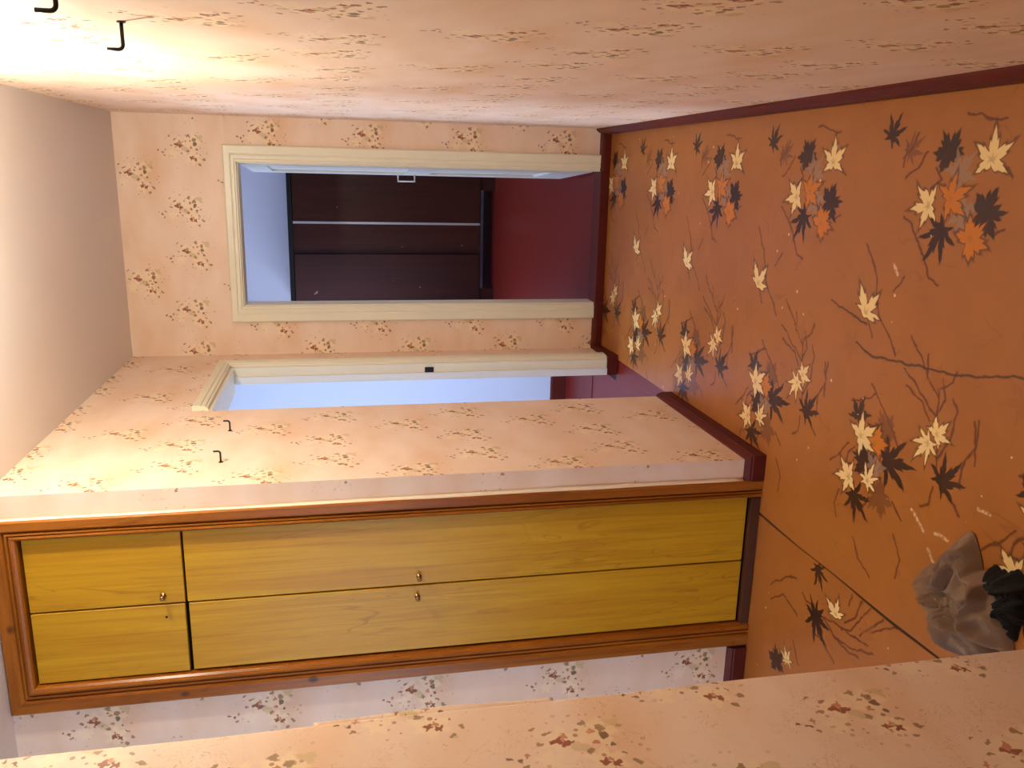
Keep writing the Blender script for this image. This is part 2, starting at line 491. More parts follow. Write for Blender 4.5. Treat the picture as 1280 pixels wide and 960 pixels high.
# warm blush of the print around the big bunches
blush = t.ramp(t.vmath('LENGTH', t.scale(tiled((.03, -.06)), (1.0, 2.2, 1.0))), 0.20, 0.04, 0.0, 0.45)
t.put(O[1], t.mix(blush, ground, srgb(226, 180, 136)))
vo = t.node('ShaderNodeTexVoronoi')
t.put(vo.inputs['Vector'], I[0])
vo.inputs['Scale'].default_value = 70.0
rc = t.sep(vo.outputs['Color'])
ln_ = t.vmath('LENGTH', L)
t.put(O[2], t.math('MULTIPLY', t.math('LESS_THAN', vo.outputs['Distance'], t.ramp(rc[0], 0.25, 1.0, 0.0, 0.34)), t.ramp(ln_, 0.13, 0.04, 0.0, 0.75)))
t.put(O[3], t.mix(rc[1], srgb(128, 84, 40), srgb(176, 100, 62)))

def wallpaper(name, ou, oz, zscale=1.0, emboss=False, ou2=0.0):
    """cluster A sits at horizontal position ou and height oz"""
    mt, t, b, pos = new_mat(name)
    geo = t.node('ShaderNodeNewGeometry')
    nx = t.math('ABSOLUTE', t.sep(geo.outputs['True Normal'])[0])
    s = t.sep(pos)
    side = t.math('GREATER_THAN', nx, 0.5)
    u = t.math('ADD', t.math('MULTIPLY', s[0], t.math('SUBTRACT', 1.0, side)), t.math('MULTIPLY', s[1], side))
    u = t.math('SUBTRACT', u, t.math('MULTIPLY_ADD', side, ou - ou2, ou2)) if ou2 else t.math('SUBTRACT', u, ou)
    P = t.comb(u, t.math('MULTIPLY', t.math('SUBTRACT', s[2], oz), zscale), 0.0)
    n = t.node('ShaderNodeGroup')
    n.node_tree = WP
    t.put(n.inputs[0], P)
    L, ground = n.outputs[0], n.outputs[1]
    if emboss:   # faint pressed scrolls, only legible close by
        scr = t.noise(t.scale(P, (26.0, 26.0, 1.0)), 1.0, 2.0, 0.5, 2.4)
        scroll = t.math('MULTIPLY', t.ramp(t.math('ABSOLUTE', t.math('SUBTRACT', scr, 0.5)), 0.018, 0.004), t.ramp(t.noise(P, 9.0, 2.0), 0.47, 0.58))
        ground = t.mix(t.math('MULTIPLY', scroll, 0.5), ground, srgb(196, 146, 100))
        nor = t.bump(scr, 0.12, 0.004)
    else:
        nor = t.bump(t.noise(P, 5.0, 2.0), 0.3, 0.012)
    b.inputs['Roughness'].default_value = 0.55
    b.inputs['Specular IOR Level'].default_value = 0.35
    t.put(b.inputs['Normal'], nor)
    def shader(spots):
        col = ground
        for c, x, z, a, bb, rot, pn, amp in spots:
            msk = use(t, SPOT, L, (x, z, 0), rot, (1 / a, 1 / bb, 1), float(pn), amp)
            k = {'cream': .5, 'sage': .6, 'olive': .8, 'dolive': .85, 'red': .9, 'rust': .75}[c]
            col = t.mix(t.math('MULTIPLY', msk, k), col, TINT[c])
        if spots:
            col = t.mix(n.outputs[2], col, n.outputs[3])
        q = t.node('ShaderNodeBsdfPrincipled')
        q.inputs['Roughness'].default_value = 0.55
        q.inputs['Specular IOR Level'].default_value = 0.35
        t.put(q.inputs['Normal'], nor)
        t.put(q.inputs['Base Color'], col)
        return q.outputs[0]
    def mixs(f, p, q):
        ms = t.node('ShaderNodeMixShader')
        t.put(ms.inputs[0], f)
        t.put(ms.inputs[1], p)
        t.put(ms.inputs[2], q)
        return ms.outputs[0]
    # four quarters of a bunch, each carrying only the petals that reach it
    xs, zs = -.012, .0
    def quarter(sx, sz):
        r = []
        for sp in SPOTS:
            e = max(sp[3], sp[4]) * 1.5
            if (sp[1] + e > xs if sx > 0 else sp[1] - e < xs) and (sp[2] + e > zs if sz > 0 else sp[2] - e < zs):
                sf = 1.0 if sp[0] in ('cream', 'sage') else SPOT_SCALE
                r.append(sp[:3] + (sp[3] * sf, sp[4] * sf) + sp[5:])
        return r
    ls = t.sep(L)
    fx = t.math('GREATER_THAN', ls[0], xs)
    fz = t.math('GREATER_THAN', ls[1], zs)
    inner = mixs(fz, mixs(fx, shader(quarter(-1, -1)), shader(quarter(1, -1))), mixs(fx, shader(quarter(-1, 1)), shader(quarter(1, 1))))
    full = mixs(t.math('GREATER_THAN', t.vmath('LENGTH', L), 0.155), inner, shader([]))
    t.put(mt.node_tree.nodes['Material Output'].inputs[0], full)
    mt.node_tree.nodes.remove(b)
    return mt

def wood(name, lo, hi, streak, axis=2, scale=1.0, knots=False, rough=0.35, chips=False):
    mt, t, b, pos = new_mat(name)
    oi = t.node('ShaderNodeObjectInfo')
    P = t.vmath('ADD', pos, t.vmath('SCALE', t.comb(3.7, 1.3, 9.1), scale=oi.outputs['Random']))
    st = [18.0 * scale] * 3
    st[axis] = 1.1 * scale
    g1 = t.noise(t.scale(P, tuple(st)), 1.0, 5.0, 0.6, 0.9)
    st2 = [95.0 * scale] * 3
    st2[axis] = 2.0 * scale
    g2 = t.noise(t.scale(P, tuple(st2)), 1.0, 3.0, 0.6, 0.3)
    col = t.mix(t.ramp(g1, 0.36, 0.64), lo, hi)
    col = t.mix(t.ramp(g2, 0.50, 0.74, 0.0, 0.42), col, streak)
    st3 = [7.0 * scale] * 3
    st3[axis] = 0.9 * scale
    g3 = t.noise(t.scale(P, tuple(st3)), 1.0, 2.0, 0.5, 1.6)
    ring = t.math('ABSOLUTE', t.math('SUBTRACT', t.math('FRACT', t.math('MULTIPLY', g3, 9.0)), 0.5))
    col = t.mix(t.math('MULTIPLY', t.ramp(ring, 0.42, 0.5), t.ramp(t.noise(t.scale(P, (4.0, 4.0, 1.2)), 1.0, 1.0), 0.5, 0.62, 0.0, 0.5)), col, streak)
    if knots:
        vo = t.node('ShaderNodeTexVoronoi')
        sc = [6.0] * 3
        sc[axis] = 4.0
        t.put(vo.inputs['Vector'], t.scale(P, tuple(sc)))
        vo.inputs['Scale'].default_value = 1.6
        rc = t.sep(vo.outputs['Color'])
        kn = t.math('MULTIPLY', t.ramp(vo.outputs['Distance'], 0.14, 0.06), t.math('GREATER_THAN', rc[0], 0.35))
        col = t.mix(t.math('MULTIPLY', kn, 0.9), col, srgb(48, 20, 8))
    if chips:
        col = t.mix(t.ramp(t.noise(P, 11.0, 3.0, 0.6), 0.735, 0.75, 0.0, 0.6), col, srgb(176, 150, 140))
    t.put(b.inputs['Base Color'], col)
    b.inputs['Roughness'].default_value = rough
    b.inputs['Specular IOR Level'].default_value = 0.28
    t.put(b.inputs['Normal'], t.bump(g2, 0.12, 0.001))
    return mt

M = {}
M['wp_back'] = wallpaper('wallpaper_end_over_door', -.06, 2.40)
M['wp_back_l'] = wallpaper('wallpaper_end_left_strip', -.79, 1.77)
M['wp_back_r'] = wallpaper('wallpaper_end_right_strip', .155, 1.79)
M['wp_left'] = wallpaper('wallpaper_left', 2.60, 1.72, ou2=-1.25)
M['wp_right'] = wallpaper('wallpaper_right', 1.58, 1.16)
M['wp_near'] = wallpaper('wallpaper_near', 1.19, 1.05, .95, True)
M['wp_alcove'] = wallpaper('wallpaper_alcove', -1.765, 1.715)
M['ceiling'] = paint('ceiling_whitewash', srgb(226, 215, 208), 0.75, 0.03, 3.0, 0)
M['lino2'] = lino('linoleum_print_offcut', LEAVES2, TWIGS2, None, None, 50.0)
M['subfloor'] = paint('subfloor', srgb(60, 38, 24), 0.8, 0.2)
M['skirting'] = paint('oxblood_gloss_paint', srgb(86, 25, 12), 0.5, 0.15, 20, 0.2, 0.25)
M['casing'] = paint('cream_gloss_paint', srgb(232, 225, 200), 0.35, 0.05, 12, 0.2)
M['white'] = paint('white_gloss_paint', srgb(225, 226, 222), 0.35, 0.03, 10, 0.1)
M['pale'] = paint('pale_distemper', srgb(206, 210, 222), 0.8, 0.03, 4, 0.1)
M['lav'] = paint('lavender_distemper', srgb(222, 220, 232), 0.8, 0.04, 4, 0.1)
M['redfloor'] = paint('red_floor_paint', srgb(108, 26, 16), 0.4, 0.12, 4, 0.1)
M['iron'] = paint('black_iron', srgb(26, 22, 20), 0.45, 0.1, 30, 0.1)
M['steel'] = paint('dull_steel', srgb(190, 188, 186), 0.35, 0.05, 30, 0)
M['steel'].node_tree.nodes['Principled BSDF'].inputs['Metallic'].default_value = 0.8
M['brass'] = paint('worn_brass', srgb(150, 118, 84), 0.3, 0.1, 30, 0)
M['brass'].node_tree.nodes['Principled BSDF'].inputs['Metallic'].default_value = 0.9
M['black'] = paint('black_void', srgb(10, 8, 7), 0.9, 0.1, 10, 0)
M['door_veneer'] = wood('pine_veneer', srgb(206, 158, 28), srgb(192, 138, 20), srgb(152, 96, 12), rough=0.38)
M['pine_v'] = wood('varnished_pine', srgb(166, 98, 28), srgb(140, 76, 18), srgb(84, 38, 10), 2, 1.0, True, 0.28)
M['pine_h'] = wood('varnished_pine_rail', srgb(166, 98, 28), srgb(140, 76, 18), srgb(84, 38, 10), 0, 1.0, True, 0.28)
M['kick'] = wood('stained_kickboard', srgb(92, 52, 30), srgb(70, 38, 22), srgb(40, 20, 12), 0)
M['dark_wood'] = wood('dark_lacquered_wood', srgb(58, 22, 14), srgb(44, 17, 12), srgb(26, 10, 7), 2, 0.6, False, 0.3, True)
M['paper'] = paint('paper_edge', srgb(244, 226, 200), 0.7, 0.03, 20, 0.1)
M['cloth'] = paint('grey_cloth', srgb(132, 106, 86), 0.95, 0.12, 18, 0.5)
M['mound'] = paint('dull_black', srgb(16, 13, 12), 0.9, 0.1, 18, 0.4)

# ------------------------------------------------------------------ room shell
def struct(name, lst, mat, label, parent=None):
    o = boxes(name, lst, mat, parent)
    if parent is None:
        tag(o, label, kind='structure')
    return o

ZT = H + 0.12
YB = -1.3
fl = struct('floor', [((-3.4, YB - .1, -0.12), (XR + TH, W + .02, -0.004)), ((XL, W + .02, -0.12), (XR + TH, D + TH, -0.004))], M['subfloor'], 'hall floor under worn leaf printed linoleum')
# the two sheets of linoleum: hall sheet with a slightly wavering cut edge, alcove offcut
bm = bmesh.new()
pts = []
N = 40
for i in range(N + 1):
    y = YB + (W + .02 - YB) * i / N
    pts.append((-1.163 + 0.003 * math.sin(y * 5.1) + 0.002 * math.sin(y * 13), y))
# the print is split into lengthwise bands so that each material only carries the leaves that reach it
BANDS = [XR, .12, .03, -.06, -.16, -.30, -.42, -.52, -.62, -.70, -.78, -.86, XL]
def quad(x0, x1, y0, y1, mi):
    f = bm.faces.new([bm.verts.new(p) for p in ((x0, y0, 0), (x1, y0, 0), (x1, y1, 0), (x0, y1, 0))])
    f.material_index = mi
for i, (x1, x0) in enumerate(zip(BANDS, BANDS[1:])):
    quad(x0, x1, YB, D, i)
for (xa, ya), (xb, yb) in zip(pts, pts[1:]):
    f = bm.faces.new([bm.verts.new(p) for p in ((xa, ya, 0), (XL, ya, 0), (XL, yb, 0), (xb, yb, 0))])
    f.material_index = len(BANDS) - 1
    bm.faces.new([bm.verts.new(p) for p in ((xa, ya, 0), (xb, yb, 0), (xb, yb, -.004), (xa, ya, -.004))]).material_index = len(BANDS) - 1
bmesh.ops.remove_doubles(bm, verts=bm.verts[:], dist=1e-5)
sheet = link('linoleum_sheet', bm, None, fl)
for x1, x0 in zip(BANDS, BANDS[1:] + [-1.2]):
    sheet.data.materials.append(lino('linoleum_print', *clip_print(x0, x1), PER))
sheet['label'] = 'brown hall linoleum printed with maple leaves and twigs'
bm = bmesh.new()
pts2 = [(x - 0.008 - 0.003 * math.sin(y * 8.0), y) for x, y in pts]
outline = pts2 + [(-3.3, W + .02), (-3.3, YB)]
top = [bm.verts.new((x, y, -0.001)) for x, y in outline]
bot = [bm.verts.new((x, y, -0.004)) for x, y in outline]
bm.faces.new(top)
bm.faces.new(bot[::-1])
for i in range(len(outline)):
    j = (i + 1) % len(outline)
    bm.faces.new((top[i], bot[i], bot[j], top[j]))
s2 = link('linoleum_sheet', bm, M['lino2'], fl)
s2['label'] = 'linoleum sheet in the alcove laid the other way round'

struct('ceiling', [((-3.5, YB - .1, H), (XR + TH, D + TH, ZT))], M['ceiling'], 'plain off-white hall ceiling')
struct('wall_right', [((XR, YB, 0), (XR + TH, D + TH, H))], M['wp_right'], 'floral wallpapered wall along the hall with bright lamp glow')
struct('wall_front', [((-3.4, YB - .1, 0), (XR + TH, YB, H))], M['wp_near'], 'wallpapered wall closing the hall behind')
# end wall with the doorway
OX0, OX1, OZ = -0.703, 0.018, 1.937
wb = struct('wall_back', [((-1.08, D, 1.99), (XR, D + TH, H)), ((OX0, D, OZ), (OX1, D + TH, 1.99))], M['wp_back'], 'wallpapered end wall around the open doorway')
o = boxes('wallpaper_strip', [((-1.08, D, 0), (OX0, D + TH, 1.99))], M['wp_back_l'], wb)
o = boxes('wallpaper_strip', [((OX1, D, 0), (XR, D + TH, 1.99))], M['wp_back_r'], wb)
# left wall between wardrobe and end wall, door opening 3.40..4.165
LY0, LY1, LZ = 3.40, 4.165, 1.985
bm = bmesh.new()
box(bm, (XL - TH, W, 0), (XL, LY0, H))
box(bm, (XL - TH, LY0, LZ), (XL, LY1, H))
box(bm, (XL - .08, LY1, 0), (XL, D, H))
wl = tag(link('wall_left', bm, M['wp_left']), 'wallpapered wall between the wardrobe and the side doorway', kind='structure')
# narrow pier face beside the wardrobe and curled paper edge
bm = bmesh.new()
n = 60
for i in range(n + 1):
    z = 0.075 + (H - 0.075) * i / n
    wv = 0.003 * noise.noise((0, 0, z * 3.0)) + 0.0025 * math.sin(z * 2.2)
    a = bm.verts.new((-1.031 + wv, W - 0.001, z))
    b_ = bm.verts.new((-1.034 + wv, W - 0.010 - 0.003 * noise.noise((5, 0, z * 4)), z))
    c = bm.verts.new((-1.039 + wv, W - 0.0135 - 0.003 * noise.noise((5, 0, z * 4)), z))
bm.verts.ensure_lookup_table()
for i in range(n):
    for j in range(2):
        k = i * 3 + j
        bm.faces.new((bm.verts[k], bm.verts[k + 1], bm.verts[k + 4], bm.verts[k + 3]))
pe = link('wallpaper_edge', bm, M['paper'], wl, True)
sm = pe.modifiers.new('thickness', 'SOLIDIFY')
sm.thickness = 0.0015
# alcove wall behind and beside the wardrobe
struct('wall_alcove', [((-3.4, W, 0), (-1.69, W + TH, H)), ((-1.69, W + .62, 0), (XL - TH, W + .70, H)), ((-1.72, W + TH, 0), (-1.69, W + .70, H))],
       M['wp_alcove'], 'strip of bluish daylit wallpaper left of the built-in wardrobe')
# near left wall, its end rounded by the folded paper
bm = bmesh.new()
prof = []
for i in range(7):
    a = math.pi / 2 * i / 6
    prof.append((XL - .012 + .012 * math.cos(a), NEAR - .012 + .012 * math.sin(a)))
prof = [(XL, YB)] + prof + [(XL - TH, NEAR), (XL - TH, YB)]
nz = 30
rows = []
for k in range(nz + 1):
    z = H * k / nz
    rows.append([bm.verts.new((x + (0.004 * noise.noise((1, 3, z * 2.6)) if 0 < i < 9 else 0), y + (0.004 * noise.noise((7, 1, z * 2.1)) if 0 < i < 8 else 0), z)) for i, (x, y) in enumerate(prof)])
for r0, r1 in zip(rows, rows[1:]):
    for i in range(len(prof)):
        j = (i + 1) % len(prof)
        bm.faces.new((r0[i], r0[j], r1[j], r1[i]))
bm.faces.new(rows[0][::-1])
bm.faces.new(rows[-1])
tag(link('wall_near', bm, M['wp_near'], None), 'close wallpapered wall end with red flower bunches', kind='structure')
bm = bmesh.new()
n = 40
for i in range(n + 1):
    f = i / n
    z = 1.08 + 0.44 * f
    lift = math.sin(math.pi * f) ** 1.5 * (0.005 + 0.002 * noise.noise((3, 3, z * 9)))
    for dx, dy in ((-.006, -.016), (-.002, -.006), (.0005 + .2 * lift, lift * 1.0), (-.002 + .3 * lift, lift * 1.6 + .001)):
        bm.verts.new((XL + dx, NEAR + dy, z))
bm.verts.ensure_lookup_table()
for i in range(n):
    for j in range(3):
        k = i * 4 + j
        bm.faces.new((bm.verts[k], bm.verts[k + 1], bm.verts[k + 5], bm.verts[k + 4]))
pf = link('wallpaper_edge', bm, M['wp_near'], bpy.data.objects['wall_near'], True)
pf['label'] = 'wallpaper edge lifting off the wall end'
pf.modifiers.new('thickness', 'SOLIDIFY').thickness = 0.001
# alcove far side and its window
def wall_x_window(name, x0, x1, y0, y1, wy0, wy1, wz0, wz1, mat, label):
    struct(name, [((x0, y0, 0), (x1, wy0, H)), ((x0, wy1, 0), (x1, y1, H)), ((x0, wy0, 0), (x1, wy1, wz0)), ((x0, wy0, wz1), (x1, wy1, H))], mat, label)

def win_frame(name, axis, at, a0, a1, z0, z1, label):
    lst = []
    def bx(p0, p1, q0, q1):
        lst.append(((at - .03, p0, q0), (at + .03, p1, q1)) if axis == 'x' else ((p0, at - .03, q0), (p1, at + .03, q1)))
    bx(a0, a1, z0, z0 + .06); bx(a0, a1, z1 - .06, z1)
    bx(a0, a0 + .06, z0 + .06, z1 - .06); bx(a1 - .06, a1, z0 + .06, z1 - .06)
    mid = (a0 + a1) / 2
    bx(mid - .03, mid + .03, z0 + .06, z1 - .06)
    struct(name, lst, M['white'], label)

struct('wall_alcove_left', [((-3.4, .3, 0), (-3.3, W, H))], M['pale'], 'pale far wall of the alcove room')
struct('wall_alcove_front', [((-3.4, .3, 0), (-3.15, .42, H)), ((-2.05, .3, 0), (XL - TH, .42, H)), ((-3.15, .3, 0), (-2.05, .42, .75)), ((-3.15, .3, 2.05), (-2.05, .42, H))],
       M['pale'], 'pale window wall of the alcove room')
win_frame('window_1', 'y', .33, -3.15, -2.05, .75, 2.05, 'white framed window of the alcove room')

# room beyond the side doorway
R2Y = 5.173
wall_x_window('wall_side_room_left', -3.5, -3.4, 3.27, R2Y, 3.55, 4.95, .85, 2.15, M['pale'], 'pale window wall of the side room')
win_frame('window_2', 'x', -3.46, 3.55, 4.95, .85, 2.15, 'white framed window of the side room')
struct('wall_side_room_back', [((-3.5, R2Y, 0), (-1.12, R2Y + .1, H))], M['pale'], 'pale blue wall seen through the side doorway')
struct('wall_side_room_front', [((-3.5, 3.25, 0), (XL - TH, 3.35, H))], M['pale'], 'pale near wall of the side room')
struct('wall_side_room_right', [((-1.12, D + .005, 0), (XL - TH, R2Y + .1, H))], M['pale'], 'pale wall between side room and end room')
struct('floor_side_room', [((-3.5, 3.27, -.12), (XL - TH, R2Y, -.004)), ((XL - TH, LY0, -.12), (XL, LY1, -.004))], M['redfloor'], 'purplish red painted floor of the side room')
struct('ceiling_side_room', [((-3.5, 3.25, H), (XL - TH, R2Y + .1, ZT))], M['pale'], 'pale ceiling of the side room')

# room beyond the end doorway
struct('floor_end_room', [((-2.3, D + TH, -.12), (1.7, 8.5, 0))], M['redfloor'], 'dark red painted floor of the end room')
struct('ceiling_end_room', [((-2.3, D + TH, H), (1.7, 8.6, ZT))], M['lav'], 'pale ceiling of the end room')
struct('wall_end_room_back', [((-2.3, 8.48, 0), (1.7, 8.58, H))], M['lav'], 'lavender wall above the dark wardrobe')
struct('wall_end_room_right', [((1.6, D + TH, 0), (1.7, 8.48, H))], M['lav'], 'lavender right wall of the end room')
wall_x_window('wall_end_room_left', -2.3, -2.2, R2Y + .2, 8.48, 5.8, 7.2, .85, 2.15, M['lav'], 'lavender window wall of the end room')
win_frame('window_3', 'x', -2.26, 5.8, 7.2, .85, 2.15, 'white framed window of the end room')
struct('wall_end_room_jog', [((-2.3, R2Y + .1, 0), (XL - TH, R2Y + .2, H))], M['lav'], 'lavender return wall of the end room')

# ------------------------------------------------------------------ baseboards
BP = [(0, 0), (0, BT), (.046, BT), (.050, BT - .003), (.056, BT - .003), (BH, .007), (BH, 0)]
UPV = (0, 0, 1)
def skirt(name, p0, p1, normal, label, h=1.0, k=1.0, n0=0.0, n1=0.0):
    # swept with `a` upward; mitres handled by plain overlap at inner corners, extension at the outer ones
    o = moulding(name, p0, p1, UPV, normal, [(a * h, b * k) for a, b in BP], M['skirting'], None, 0, 0, n0, n1)
    return tag(o, label, kind='structure')
skirt('baseboard_right', (XR, YB, 0), (XR, D, 0), (-1, 0, 0), 'oxblood baseboard along the long right wall', h=1.12, k=1.3)
skirt('baseboard_back', (XR, D, 0), (OX1, D, 0), (0, -1, 0), 'short oxblood baseboard right of the end doorway', h=.8)
skirt('baseboard_back_left', (OX0, D, 0), (XL, D, 0), (0, -1, 0), 'oxblood baseboard left of the end doorway', h=.8)
skirt('baseboard_left_corner', (XL, D, 0), (XL, 4.25, 0), (1, 0, 0), 'stub of oxblood baseboard beside side door casing', h=.8)
skirt('baseboard_left', (XL, LY0, 0), (XL, W, 0), (1, 0, 0), 'oxblood baseboard under the wallpapered pier', n1=1.0)
skirt('baseboard_pier', (XL, W, 0), (-1.036, W, 0), (0, -1, 0), 'short oxblood baseboard return beside the wardrobe', n0=1.0)
skirt('baseboard_alcove', (-1.70, W, 0), (-3.3, W, 0), (0, -1, 0), 'oxblood baseboard in the daylit alcove')
skirt('baseboard_near', (XL, YB, 0), (XL, NEAR - .07, 0), (1, 0, 0), 'oxblood baseboard of the close wall')
moulding('baseboard_side_room', (-3.4, R2Y, 0), (-1.12, R2Y, 0), UPV, (0, -1, 0), [(0, 0), (0, .02), (.09, .02), (.1, 0)], M['skirting'])
tag(bpy.data.objects['baseboard_side_room'], 'dark baseboard seen through the side doorway', kind='structure')

# ------------------------------------------------------------------ door frames
CP = [(0, 0), (0, .018), (.006, .022), (.040, .022), (.046, .017), (.052, .020), (.066, .020), (.071, .014), (.078, .014), (.083, .008), (.083, 0)]
d1 = tag(empty('door_1', ((OX0 + OX1) / 2, D, 0)), 'open end doorway with cream casing and dark red threshold', kind='structure')
def under(o, p):
    o.parent = p
    o.matrix_parent_inverse = Matrix.Translation(p.location).inverted()
    return o
CW = .083
NY = (0, -1, 0)
under(moulding('casing', (OX0 - CW, D, .055), (OX0 - CW, D, OZ + CW - .02), (1, 0, 0), NY, CP, M['casing'], None, 0, .76), d1)
under(moulding('casing', (OX1 + CW, D, .055), (OX1 + CW, D, OZ + CW - .02), (-1, 0, 0), NY, CP, M['casing'], None, 0, .76), d1)
CPH = [(a * .76, b) for a, b in CP]
under(moulding('casing', (OX0 - CW, D, OZ + .063), (OX1 + CW, D, OZ + .063), (0, 0, -1), NY, CPH, M['casing'], None, 1 / .76, 1 / .76), d1)
under(boxes('jamb', [((OX0 - .02, D + .001, 0), (OX0 + .004, D + TH + .01, OZ))], M['casing'], None), d1)
under(boxes('jamb', [((OX1 - .004, D + .001, 0), (OX1 + .02, D + TH + .01, OZ))], M['casing'], None), d1)
under(boxes('head_jamb', [((OX0 - .02, D + .001, OZ - .004), (OX1 + .02, D + TH + .01, OZ + .02))], M['casing'], None), d1)
under(boxes('threshold', [((OX0 - .0, D - .018, 0), (OX1 + .0, D + TH, .05))], M['skirting'], None, .004), d1)
# open leaf, swung into the end room
LW, LH, LT = .70, 1.88, .038
leaf = empty('door_leaf', (OX1 + .004, D + TH + .012, .055))
leaf.rotation_euler = (0, 0, math.radians(3.6))
bm = bmesh.new()
box(bm, (0, 0, 0), (LT, LW, LH))
body = link('leaf_core', bm, M['white'])
lst = []
for (y0, y1, z0, z1) in ((0, .11, 0, LH), (LW - .11, LW, 0, LH), (.11, LW - .11, 0, .2), (.11, LW - .11, LH - .12, LH), (.11, LW - .11, .85, 1.0)):
    lst.append(((-.012, y0, z0), (0, y1, z1)))
rails = boxes('stile_and_rail', lst, M['white'])
bm = bmesh.new()
tube(bm, [(-.012, LW - .055, .93), (-.05, LW - .055, .93), (-.05, LW - .055, 1.03), (-.012, LW - .055, 1.03)], .006)
hd = link('handle', bm, M['steel'])
# the core carries the leaf: rails and handle are its sub-parts
body.name = 'door_leaf'
body.matrix_world = Matrix.Translation(leaf.location) @ Matrix.Rotation(math.radians(3.6), 4, 'Z')
bpy.data.objects.remove(leaf)
body.name = 'door_leaf'
rails.parent = body
hd.parent = body
hd['label'] = 'bright metal pull handle'
mw = body.matrix_world.copy()
body.parent = d1
body.matrix_parent_inverse = Matrix.Translation(d1.location).inverted()
body.matrix_basis = mw
body['label'] = 'white panelled door leaf standing open'

JD = .082
d2 = tag(empty('door_2', (XL, (LY0 + LY1) / 2, 0)), 'side doorway with cream casing lit by blue daylight', kind='structure')
PXN = (1, 0, 0)
under(moulding('casing', (XL, LY1 + CW, .055), (XL, LY1 + CW, LZ + .063), (0, -1, 0), PXN, CP, M['casing'], None, 0, .76), d2)
under(moulding('casing', (XL, LY1 + CW, LZ + .063), (XL, LY0 + .004, LZ + .063), (0, 0, -1), PXN, CPH, M['casing'], None, 1 / .76, 0), d2)
under(boxes('jamb', [((XL - JD, LY1 - .012, .058), (XL + .001, LY1 + .01, LZ))], M['casing'], None), d2)
under(boxes('door_stop', [((XL - JD, LY1 - .022, .058), (XL - .045, LY1 - .012, LZ - .02))], M['white'], None), d2)
under(boxes('head_jamb', [((XL - TH - .01, LY0, LZ - .014), (XL + .001, LY1, LZ + .01))], M['casing'], None), d2)
sp = under(boxes('strike_plate', [((XL - .046, LY1 - .016, .99), (XL - .018, LY1 - .0119, 1.035)), ((XL - .04, LY1 - .022, 1.005), (XL - .026, LY1 - .016, 1.022))], M['iron'], None), d2)
sp['label'] = 'small black latch keeper on the jamb'
under(boxes('plinth_block', [((XL - JD, LY1 - .022, 0), (XL + .024, LY1 + CW, .056))], M['skirting'], None), d2)

# ------------------------------------------------------------------ built-in wardrobe
wr = tag(empty('built_in_wardrobe', (-1.36, W, 0)), 'built-in pine wardrobe with four flat yellow doors', 'wardrobe')
def wp(o):
    return under(o, wr)
FX0, FX1, FZ = -1.69, -1.036, H - .003
SL, SR, RT_ = .088, .066, .078
def fprof(w):
    k = w / .088
    return [(0, 0), (0, .014), (.006 * k, .020), (.040 * k, .020), (.047 * k, .015), (.050 * k, .009), (.0525 * k, .009), (.054 * k, .016), (.061 * k, .017),
            (.063 * k, .010), (.0655 * k, .010), (.067 * k, .016), (.075 * k, .019), (.083 * k, .015), (.088 * k, .008), (.088 * k, -.02), (0, -.02)]
wp(moulding('frame_stile', (FX0, W, 0), (FX0, W, FZ), (1, 0, 0), NY, fprof(SL), M['pine_v'], None, 0, RT_ / SL))
wp(moulding('frame_stile', (FX1, W, 0), (FX1, W, FZ), (-1, 0, 0), NY, fprof(SR), M['pine_v'], None, 0, RT_ / SR))
wp(moulding('frame_rail', (FX0, W, FZ), (FX1, W, FZ), (0, 0, -1), NY, fprof(RT_), M['pine_h'], None, SL / RT_, SR / RT_))
wp(boxes('kickboard', [((FX0 + SL, W - .012, 0), (FX1 - SR, W + .01, .036))], M['kick'], None, .003))
IX0, IX1 = FX0 + SL, FX1 - SR
wp(boxes('carcass', [((FX0 + .003, W + .02, .01), (FX0 + .02, W + .6, 2.49)), ((FX1 - .05, W + .02, .01), (FX1 - .045, W + .6, 2.49)),
                     ((FX0 + .003, W + .012, -.02), (FX1 - .04, W + .6, .004)), ((FX0 + .02, W + .58, .01), (FX1 - .05, W + .6, 2.49)), ((FX0 + .02, W + .04, 1.948), (FX1 - .05, W + .58, 1.966))], M['black'], None))
MX = (IX0 + IX1) / 2 - .0005
ZS = 1.957
def wdoor(x0, x1, z0, z1, label):
    bm = bmesh.new()
    box(bm, (x0, W + .004, z0), (x1, W + .022, z1))
    bmesh.ops.bevel(bm, geom=bm.edges[:], offset=.0015, segments=1, affect='EDGES')
    o = wp(link('door', bm, M['door_veneer']))
    o['label'] = label
    return o
g = .006
dUL = wdoor(IX0 + .005, MX - g / 2, ZS + .006, FZ - RT_ - .006, 'upper left door with a bare screw hole')
dUR = wdoor(MX + g / 2, IX1 - .003, ZS + .004, FZ - RT_ - .006, 'upper right door with a small knob')
dLL = wdoor(IX0 + .008, MX - g / 2, .044, ZS - .006, 'tall lower left door')
dLR = wdoor(MX + g / 2, IX1 - .003, .044, ZS - .003, 'tall lower right door')
def child(o, p):
    o.parent = p
    o.matrix_parent_inverse = (Matrix.Translation(wr.location) @ p.matrix_parent_inverse).inverted() if p.parent else Matrix()
    return o
def knob(x, z, p):
    bm = bmesh.new()
    lathe(bm, [(0, .009), (.002, .009), (.003, .0035), (.014, .0035), (.017, .007), (.021, .0085), (.025, .007), (.027, .002)], (x, W + .004, z), NY)
    k = link('knob', bm, M['brass'], None, True)
    child(k, p)
    k['label'] = 'small round metal knob'
knob(-1.322, 2.025, dUR)
knob(-1.321, 1.218, dLR)
knob(-1.394, 1.224, dLL)
bm = bmesh.new()
lathe(bm, [(0, .004), (.0006, .004)], (-1.398, W + .004, 2.021), NY, 12)
child(link('screw_hole', bm, M['black']), dUL)

